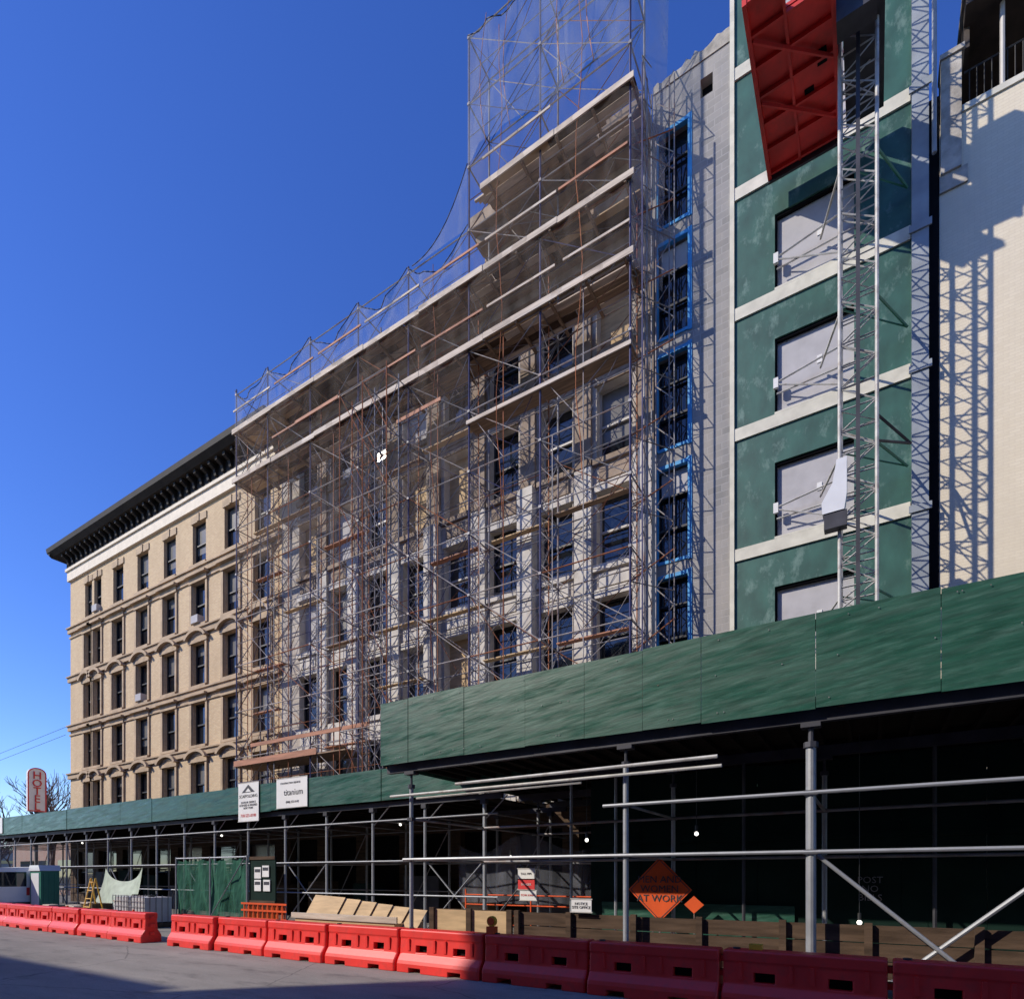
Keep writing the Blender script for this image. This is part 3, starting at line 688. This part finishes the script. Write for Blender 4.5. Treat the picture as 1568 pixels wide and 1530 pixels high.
def text(body,size,loc,mat,parent=None,ext=.002,align='CENTER'):
    cu=bpy.data.curves.new('t','FONT'); cu.body=body; cu.size=size; cu.align_x=align; cu.align_y='CENTER'; cu.extrude=ext; cu.resolution_u=2; cu.space_line=.95
    o=bpy.data.objects.new('t',cu); scene.collection.objects.link(o); bpy.context.view_layer.update()
    me=bpy.data.meshes.new_from_object(o.evaluated_get(bpy.context.evaluated_depsgraph_get())); bpy.data.objects.remove(o)
    me.materials.clear(); me.materials.append(M[mat])
    ob=bpy.data.objects.new('lettering',me); scene.collection.objects.link(ob); ob.location=loc; ob.rotation_euler=(math.pi/2,0,0)
    if parent: ob.parent=parent
    return ob
for t in text_jobs: text(*t)
def sign(name,x0,x1,y,z0,z1,mat='white'):
    s=MB(); s.box(x0,x1,y-.015,y,z0,z1,mat); t=.02
    s.box(x0-t,x1+t,y-.022,y-.016,z1,z1+t,'frame'); s.box(x0-t,x1+t,y-.022,y-.016,z0-t,z0,'frame')
    return s.done(name)
sg=sign('scaffold_company_sign',-18.4,-17.3,12.17,3.62,4.9)
text('SCAFFOLDING',.15,(-17.85,12.15,4.45),'ink',sg); text('24 HOUR SERVICE\nLICENSED & INSURED\nNEW YORK',.1,(-17.85,12.15,4.15),'ink',sg); text('718-555-0100',.15,(-17.85,12.15,3.8),'redink',sg)
s=MB(); s.prism_xz([(-18.2,4.58),(-17.5,4.58),(-17.85,4.84)],12.149,12.152,'ink'); s.prism_xz([(-18.0,4.6),(-17.7,4.6),(-17.85,4.72)],12.145,12.148,'white'); s.done('roof_logo',sg)
sg=sign('contractor_sign',-16.38,-14.9,12.17,3.95,4.87)
text('titanium',.28,(-15.55,12.15,4.42),'ink',sg); text('(000) 555-0142',.1,(-15.6,12.15,4.12),'ink',sg); text('CONSTRUCTION SERVICES',.08,(-15.7,12.15,4.72),'ink',sg)
sg=sign('white_notice_sign',-39.8,-38.6,12.17,4.0,4.8)

s=MB(); cx,cz,yS=-3.84,1.50,12.2; r=.68
s.prism_xz([(cx,cz-r),(cx+r,cz),(cx,cz+r),(cx-r,cz)],yS-.02,yS-.005,'orange')
for (a,c) in (((cx,cz-r+.05),(cx+r-.05,cz)),((cx+r-.05,cz),(cx,cz+r-.05)),((cx,cz+r-.05),(cx-r+.05,cz)),((cx-r+.05,cz),(cx,cz-r+.05))):
    s.tube((a[0],yS-.022,a[1]),(c[0],yS-.022,c[1]),.008,'ink',4)
s.tube((cx,yS+.02,.13),(cx,yS+.02,cz+.4),.025,'steel',6); s.tube((cx-.35,yS+.25,.13),(cx,yS+.02,1.2),.02,'steel',5); s.tube((cx+.35,yS+.25,.13),(cx,yS+.02,1.2),.02,'steel',5)
sg=s.done('men_and_women_at_work_sign')
text('MEN AND\nWOMEN\nAT WORK',.21,(cx,yS-.03,cz+.01),'ink',sg)
s=MB(); s.prism_xz([(-3.12,1.02),(-2.92,1.2),(-3.12,1.38),(-3.32,1.2)],yS-.03,yS-.022,'orange'); s.tube((-3.12,yS-.01,.13),(-3.12,yS-.01,1.3),.015,'steel'); s.done('orange_diamond_marker')
for (x0,x1,z0,z1,y,m,t,tc_) in ((-4.72,-4.32,1.14,1.36,9.77,'white','NOTICE\nSITE OFFICE','ink'),(-7.2,-6.75,1.72,1.95,12.0,'white','TALL PIPE','ink'),(-7.2,-6.75,1.47,1.70,12.0,'redink','DANGER','white'),(-7.15,-6.7,1.22,1.44,12.0,'white','TOW AWAY','redink')):
    sg=sign('notice_sign',x0,x1,y,z0,z1,m); text(t,.07,((x0+x1)/2,y-.02,(z0+z1)/2),tc_,sg)
sg=MB(); sg.box(-5.7,-4.65,14.5,14.52,2.3,3.2,'white'); sg.box(-5.68,-4.67,14.49,14.499,2.5,2.9,'vang'); sg.done('information_board')
for x,z in ((-16.9,1.7),(-16.5,1.75),(-16.9,1.3),(-16.45,1.3)):
    s=MB(); s.box(x,x+.33,11.72,11.735,z,z+.36,'white'); s.box(x+.03,x+.3,11.715,11.719,z+.2,z+.3,'ink'); s.done('permit_notice')

# ------------------------------------------------------------------ barriers
def barrier_mesh():
    s=MB(); Lh=.95
    prof=[(-.27,0),(-.27,.16),(-.25,.22),(-.17,.34),(-.15,.62),(-.165,.65),(-.165,.77),(-.145,.79),(.145,.79),(.165,.77),(.165,.65),(.15,.62),(.17,.34),(.25,.22),(.27,.16),(.27,0)]
    n=len(prof)
    xsn=[(-Lh,.94),(-Lh+.03,1),(Lh-.03,1),(Lh,.94)]
    vs=[(x,y*k,z*(.99 if k<1 else 1)) for x,k in xsn for y,z in prof]
    fs=[tuple(range(n))]+[tuple(range(3*n,4*n))[::-1]]
    for a in range(3):
        for k in range(n): fs.append((a*n+k,(a+1)*n+k,(a+1)*n+(k+1)%n,a*n+(k+1)%n))
    s.add(vs,fs,'redb'); o=s.done('tmpbar')
    c=MB()
    for x in (-.5,.42): c.box(x-.14,x+.14,-.5,.5,-.05,.09,'redb')
    for x in (-.42,.46): c.box(x-.13,x+.13,-.5,-.03,.37,.50,'redb')
    for x in (-.42,.46): c.box(x-.13,x+.13,.03,.5,.37,.50,'redb')
    co=c.done('tmpcut')
    md=o.modifiers.new('b','BOOLEAN'); md.object=co; md.operation='DIFFERENCE'; md.solver='EXACT'
    bv=o.modifiers.new('v','BEVEL'); bv.width=.016; bv.segments=2; bv.limit_method='ANGLE'; bv.angle_limit=.5
    bpy.context.view_layer.update()
    me=bpy.data.meshes.new_from_object(o.evaluated_get(bpy.context.evaluated_depsgraph_get()))
    bpy.data.objects.remove(o); bpy.data.objects.remove(co)
    return me
bm_=barrier_mesh()
m2=MB()
for x in (-.975,.975):
    for z in (.2,.42,.62): m2.tube((x,0,z),(x,0,z+.08),.07,'redb',10)
for x in (-.42,.46):
    for y in (-.06,.04): m2.box(x-.125,x+.125,y,y+.02,.375,.495,'dark')
m2.tube((-.8,0,.785),(-.8,0,.81),.05,'dframe',10)
for x in (-.72,-.1,.15,.74): m2.prism_xz([(x-.03,.40),(x+.03,.40),(x+.02,.62),(x-.02,.62)],-.185,-.14,'redb')
tmp=m2.done('lugs_tmp'); lug=tmp.data; bpy.data.objects.remove(tmp)
def barrier(x,y,rz):
    o=bpy.data.objects.new('red_traffic_barrier',bm_); scene.collection.objects.link(o); o.location=(x,y,.004); o.rotation_euler=(0,0,rz)
    l=bpy.data.objects.new('lugs',lug); scene.collection.objects.link(l); l.parent=o
x=-14.45
while x<7: barrier(x,8.45+R(-.05,.05),R(-.035,.035)); x+=1.95
x=-17.45;k=0
while x>-42: barrier(x,8.42+R(-.05,.05)+.02*k,R(-.03,.03)); x-=1.96;k+=1
for (x,y,m) in ((-5.6,8.45,'yellow'),(-1.35,8.5,'yellow')):
    s=MB(); z=.80
    s.box(x-.08,x+.08,y-.06,y+.06,z,z+.12 if x<-3 else z+.07,'orange' if x<-3 else 'yellow')
    if x<-3:
        s.tube((x,y-.03,z+.21),(x,y+.03,z+.21),.09,m,14); s.tube((x,y-.045,z+.21),(x,y-.03,z+.21),.065,'orange',14)
    s.done('barricade_warning_light')

# ------------------------------------------------------------------ site clutter behind barriers
s=MB()
for x in (-21.4,-19.3,-17.25): s.tube((x,11.7,.1),(x,11.7,2.45),.035,'steelp',6)
s.tube((-21.4,11.7,2.4),(-17.25,11.7,2.4),.025,'steelp'); s.tube((-21.4,11.7,.3),(-17.25,11.7,.3),.025,'steelp'); s.tube((-19.3,11.66,.3),(-17.3,11.66,2.4),.02,'steelp')
pts=[];nx,nz=30,8
for i in range(nx+1):
    for j in range(nz+1): pts.append((-21.4+4.15*i/nx,11.74+.05*math.sin(i*1.1+j*.7),.1+2.3*j/nz-(.12*abs(math.sin(i*.8)) if j==nz else 0)))
s.add(pts,[(i*(nz+1)+j,(i+1)*(nz+1)+j,(i+1)*(nz+1)+j+1,i*(nz+1)+j+1) for i in range(nx) for j in range(nz)],'greennet')
s.box(-17.2,-15.9,11.76,11.8,.1,2.4,'greend')
for z in (.9,2.3): s.box(-17.2,-15.9,11.73,11.758,z,z+.1,'woodd')
s.done('green_mesh_fence')
s=MB(); pts=[];nx,nz=16,8
for i in range(nx+1):
    u=i/nx
    for j in range(nz+1):
        v=j/nz; zt=2.1-.9*math.sin(math.pi*u)*.6; pts.append((-26.6+3.0*u,11.7-.5*(1-v)+.1*math.sin(7*u+3*v),.5+(zt-.5)*v))
s.add(pts,[(i*(nz+1)+j,(i+1)*(nz+1)+j,(i+1)*(nz+1)+j+1,i*(nz+1)+j+1) for i in range(nx) for j in range(nz)],'tarp')
s.done('draped_tarp',smooth=True)
for (x,y) in ((-22.6,10.9),(-21.3,10.8)):
    s=MB(); s.box(x-.45,x+.45,y-.45,y+.45,.2,1.05,'panel'); s.box(x-.5,x+.5,y-.5,y+.5,.02,.17,'woodd')
    for k in range(6):
        t=-.5+k*.2
        s.tube((x+t,y-.5,.17),(x+t,y-.5,1.12),.012,'steel',4); s.tube((x-.5,y-.5,.2+k*.18),(x+.5,y-.5,.2+k*.18),.012,'steel',4); s.tube((x+.5,y+t,.17),(x+.5,y+t,1.12),.012,'steel',4)
    s.tube((x,y,1.05),(x,y,1.12),.1,'dframe',10); s.done('liquid_tote')
s=MB()
for k in range(9):
    x=-14.6+k*.2; s.box(x,x+.03,9.8,9.83,.3,1.05,'orange')
for z in (.4,.62,.84,1.02): s.box(-14.7,-12.8,9.79,9.80,z,z+.05,'orange')
s.add([(-14.6,9.85,.3),(-12.9,9.85,.3),(-12.9,9.85,1.05),(-14.6,9.85,1.05)],[(0,1,2,3)],'orednet'); s.done('orange_barricade_mesh')
s=MB()
for k in range(6): s.add([(-12.4+k*.5,9.6+.03*k,.1),(-11.3+k*.5,9.6+.03*k,.1),(-11.2+k*.5,10.3+.03*k,1.25-.05*k),(-12.3+k*.5,10.3+.03*k,1.3-.05*k)],[(0,1,2,3)],'ply')
s.box(-12.6,-9.2,9.9,10.9,.1,.7,'ply'); s.box(-12.7,-9.1,9.86,9.898,.72,.86,'plankw'); s.done('plywood_stack')
def cone(x,y):
    s=MB(); s.box(x-.18,x+.18,y-.18,y+.18,.004,.04,'rubber'); s.tube((x,y,.04),(x,y,.72),.13,'orange',14,.03); s.tube((x,y,.36),(x,y,.48),.088,'white',14,.068); s.done('traffic_cone')
for (x,y) in ((-8.9,9.2),(-20.0,9.6),(-24.6,9.6)): cone(x,y)
s=MB()
for dx in (0,.5):
    s.tube((-24.6+dx,10.6,.1),(-24.5+dx*.7,10.3,1.7),.025,'yellow'); s.tube((-24.6+dx,10.0,.1),(-24.5+dx*.7,10.3,1.7),.025,'yellow')
for k in range(5): s.tube((-24.58+.03*k,10.05+.05*k,.35+.3*k),(-24.1-.03*k,10.05+.05*k,.35+.3*k),.02,'yellow')
s.done('step_ladder')
for i in range(7):
    s=MB(); x=-29.5+i*1.05; y=10.4+R(-.3,.3); h=R(.5,.95); mt=random.choice(['vang','woodd','woodd','panel','greend'])
    s.box(x,x+R(.5,.9),y,y+.7,.06,h,mt); s.box(x-.03,x+.55,y-.03,y+.3,h+.002,h+.05,'plankw'); s.box(x,x+.1,y,y+.7,.004,.058,'woodd'); s.done('material_crate')
s=MB(); pts=[];nx,nz=14,6
for i in range(nx+1):
    u=i/nx
    for j in range(nz+1):
        v=j/nz; pts.append((-10.6+4.6*u,14.2+.08*math.sin(9*u),1.0+(1.7-.25*math.sin(3*math.pi*u))*v))
s.add(pts,[(i*(nz+1)+j,(i+1)*(nz+1)+j,(i+1)*(nz+1)+j+1,i*(nz+1)+j+1) for i in range(nx) for j in range(nz)],'net'); s.done('hanging_screen_net',smooth=True)
s=MB()
for k in range(4): s.tube((-10.2,14.0,.4+.28*k),(-5.8,14.0,.4+.28*k),.02,'orange',5)
for x in (-10.2,-8,-5.8): s.tube((x,14.0,.13),(x,14.0,1.4),.025,'orange',5)
s.done('orange_railing')

# ------------------------------------------------------------------ vehicles
def van(x,y,mat,name='white_van'):
    s=MB(); L=4.9
    side=[(0,.35),(0,1.0),(.25,1.12),(.95,1.28),(1.55,2.05),(1.9,2.15),(4.85,2.15),(4.95,1.9),(4.95,.35)]
    s.prism_xz([(x+a,z) for a,z in side],y,y+1.85,mat)
    s.prism_xz([(x+1.1,1.32),(x+1.6,1.96),(x+2.2,1.96),(x+2.2,1.32)],y-.006,y-.001,'glass')
    s.box(x+2.4,x+3.4,y-.006,y-.001,1.34,1.94,'glass'); s.box(x+3.6,x+4.7,y-.006,y-.001,1.34,1.94,'glass')
    s.box(x+4.951,x+4.956,y+.2,y+1.65,1.3,1.95,'glass'); s.box(x+4.951,x+4.957,y+.08,y+.2,.9,1.25,'redink'); s.box(x+4.951,x+4.957,y+1.65,y+1.77,.9,1.25,'redink')
    s.add([(x+.97,y+.15,1.30),(x+.97,y+1.7,1.30),(x+1.53,y+1.65,2.04),(x+1.53,y+.2,2.04)],[(0,1,2,3)],'glass')
    for wx in (.95,4.0):
        for yy in (y-.02,y+1.67): s.tube((x+wx,yy,.34),(x+wx,yy+.2,.34),.34,'rubber',16); s.tube((x+wx,yy-.01,.34),(x+wx,yy+.21,.34),.18,'steel',10)
    s.box(x+4.95,x+5.05,y+.05,y+1.8,.4,.6,'dframe'); s.box(x-.08,x,y+.05,y+1.8,.38,.6,'dframe')
    s.done(name)
van(-37.6,9.5,'vanw'); van(-45.0,9.9,'vanw'); van(-54,9.7,'steeld','grey_van')
s=MB(); x,y=-32.4,11.2
s.box(x,x+1.1,y,y+.7,.15,2.0,'vang'); s.prism_xz([(x-.05,2.0),(x+1.15,2.0),(x+1.0,2.25),(x+.1,2.25)],y-.05,y+.75,'vanw'); s.box(x+.15,x+.95,y-.02,y-.002,.25,1.9,'vanw')
for k in range(3): s.box(x+1.101,x+1.13,y+.1+k*.2,y+.16+k*.2,.3,1.9,'vang')
s.done('portable_toilet')

# ------------------------------------------------------------------ hotel sign
s=MB(); hx,hy=-55,19.4
s.box(hx-.15,hx+.15,hy-.58,hy+.58,6.7,9.6,'white')
n=10
s.add([(hx-.15,hy+.58*math.cos(math.pi*k/n),9.603+.45*math.sin(math.pi*k/n)) for k in range(n+1)]+[(hx+.15,hy+.58*math.cos(math.pi*k/n),9.603+.45*math.sin(math.pi*k/n)) for k in range(n+1)],
      [tuple(range(n+1)),tuple(range(n+1,2*n+2))[::-1]]+[(k,k+1,n+2+k,n+1+k) for k in range(n)],'white')
s.tube((hx,hy,0),(hx,hy,6.7),.12,'steeld',8)
s.box(hx+.15,hx+.17,hy-.60,hy-.52,6.7,9.6,'redink'); s.box(hx+.15,hx+.17,hy+.52,hy+.60,6.7,9.6,'redink'); s.box(hx+.15,hx+.17,hy-.52,hy+.52,6.7,6.78,'redink')
for k in range(n):
    s.tube((hx+.16,hy+.56*math.cos(math.pi*k/n),9.6+.43*math.sin(math.pi*k/n)),(hx+.16,hy+.56*math.cos(math.pi*(k+1)/n),9.6+.43*math.sin(math.pi*(k+1)/n)),.04,'redink',4)
hs=s.done('hotel_sign')
for k,ch in enumerate('HOTEL'):
    t=text(ch,.82,(hx+.18,hy,9.45-k*.60),'redink',hs,.03); t.rotation_euler=(math.pi/2,0,math.pi/2)

# ------------------------------------------------------------------ trees
def tree(mb,base,h,seed,depth=6,sp=.5):
    rg=random.Random(seed)
    def br(p,d,l,r,k):
        q=p+d*l; mb.tube(p,q,r,'bark',5 if k<3 else 3,r*.72)
        if k>=depth: return
        for _ in range(3 if k<4 else 2):
            nd=(d+Vector((rg.uniform(-sp,sp),rg.uniform(-sp,sp),rg.uniform(-.15,.35)))*1.1).normalized()
            br(p+d*l*rg.uniform(.65,1),nd,l*rg.uniform(.62,.85),max(.018,r*.62),k+1)
    br(Vector(base),Vector((0,0,1)),h*.28,h*.02,0)
s=MB(); tree(s,(-63,23.4,0),13.0,3,6,.55); s.done('bare_tree')
s=MB(); tree(s,(-78,27,0),12.5,5,6,.6); s.done('bare_tree')
s=MB()
for k in range(10): tree(s,(-100-R(0,35),26+k*2.6+R(-1,1),0),12+R(-2,2),20+k,6,.6)
s.done('distant_bare_trees')
s=MB()
s.box(-170,-150,-6,70,0,6,'brickO2'); s.box(-168,-151,0,60,6.003,7,'brickO2')
s.box(-150.0,-149.9,-4,68,2,2.6,'glass'); s.box(-150.0,-149.9,-4,68,4.2,4.8,'glass'); s.done('distant_low_building')
s=MB()
s.box(-75,-57,24.5,34,0,5.0,'brickO'); s.box(-75.2,-56.8,24.3,34.2,5.003,5.3,'cornA')
for k in range(4): s.box(-73+k*4.2,-70+k*4.2,24.43,24.498,.5,3.2,'glass')
s.done('low_brick_shop')
s=MB()
for dz_ in (0,.5): s.tube((-44.6,17.3,10.9+dz_),(-70,17,9.4+dz_),.014,'dframe',4)
s.tube((-70,17,0),(-70,17,10.2),.14,'woodd',8); s.box(-70.8,-69.2,16.94,17.06,9.3,9.42,'woodd'); s.done('utility_pole')

# ------------------------------------------------------------------ buildings across the street (behind camera)
def opp(name,x0,x1,h,mat):
    b=MB(); ops=[]; y=-12
    z=4.2
    while z+3<h:
        x=x0+1.2
        while x+1.4<x1: ops.append((x,x+1.2,z,z+1.9)); x+=2.8
        z+=3.2
    wall(b,x0,x1,0,h,y,ops,mat,.2,sgn=-1)
    for o in ops:
        window(b,o,y,'frame',.2,sgn=-1); b.box(o[0]-.1,o[1]+.1,y-.05,y+.08,o[2]-.15,o[2]-.003,'trimA')
    b.quad((x0,y,0),(x0,y-14,0),(x0,y-14,h),(x0,y,h),mat); b.quad((x1,y,0),(x1,y-14,0),(x1,y-14,h),(x1,y,h),mat)
    b.quad((x0,y,h),(x1,y,h),(x1,y-14,h),(x0,y-14,h),'dark'); b.quad((x0,y-14,0),(x1,y-14,0),(x1,y-14,h),(x0,y-14,h),mat)
    b.box(x0,x1,y-.2,y+.35,h-.6,h+.1,'cornA'); b.done(name)
opp('brick_apartment_building',-26.3,36,21.4,'brickO')
opp('grey_brick_apartment_building',-38,-26.31,16.6,'brickO2')
opp('low_brick_building',-58,-38.01,15.2,'brickO')

# ------------------------------------------------------------------ light & world
ld=Vector((1,1,-.99)).normalized()
sun=bpy.data.lights.new('sun','SUN'); sun.energy=4.5; sun.angle=math.radians(.53); sun.color=(1,.92,.80)
so_=bpy.data.objects.new('sun',sun); scene.collection.objects.link(so_); so_.rotation_euler=ld.to_track_quat('-Z','Y').to_euler(); so_.location=(-20,-20,40)
w=bpy.data.worlds.new('World'); scene.world=w; w.use_nodes=True; nt=w.node_tree
bg=nt.nodes['Background']; sky=nt.nodes.new('ShaderNodeTexSky'); sky.sky_type='NISHITA'; sky.sun_disc=False
sky.sun_elevation=math.radians(35); sky.sun_rotation=math.radians(225); sky.air_density=1.0; sky.dust_density=.1; sky.ozone_density=6; sky.altitude=0
hs_=nt.nodes.new('ShaderNodeHueSaturation'); hs_.inputs['Hue'].default_value=.520; hs_.inputs['Saturation'].default_value=1.18; hs_.inputs['Value'].default_value=1.38
nt.links.new(sky.outputs[0],hs_.inputs['Color']); nt.links.new(hs_.outputs[0],bg.inputs['Color']); bg.inputs['Strength'].default_value=.15
scene.view_settings.view_transform='Standard'; scene.view_settings.look='None'; scene.view_settings.exposure=0

cam=bpy.data.cameras.new('camera'); co=bpy.data.objects.new('camera',cam); scene.collection.objects.link(co)
co.location=(0,0,1.8); co.rotation_euler=(math.pi/2,0,math.radians(31.58)); cam.sensor_width=36; cam.lens=20.66; cam.shift_y=.3667; cam.clip_end=2000; cam.clip_start=.05
scene.camera=co
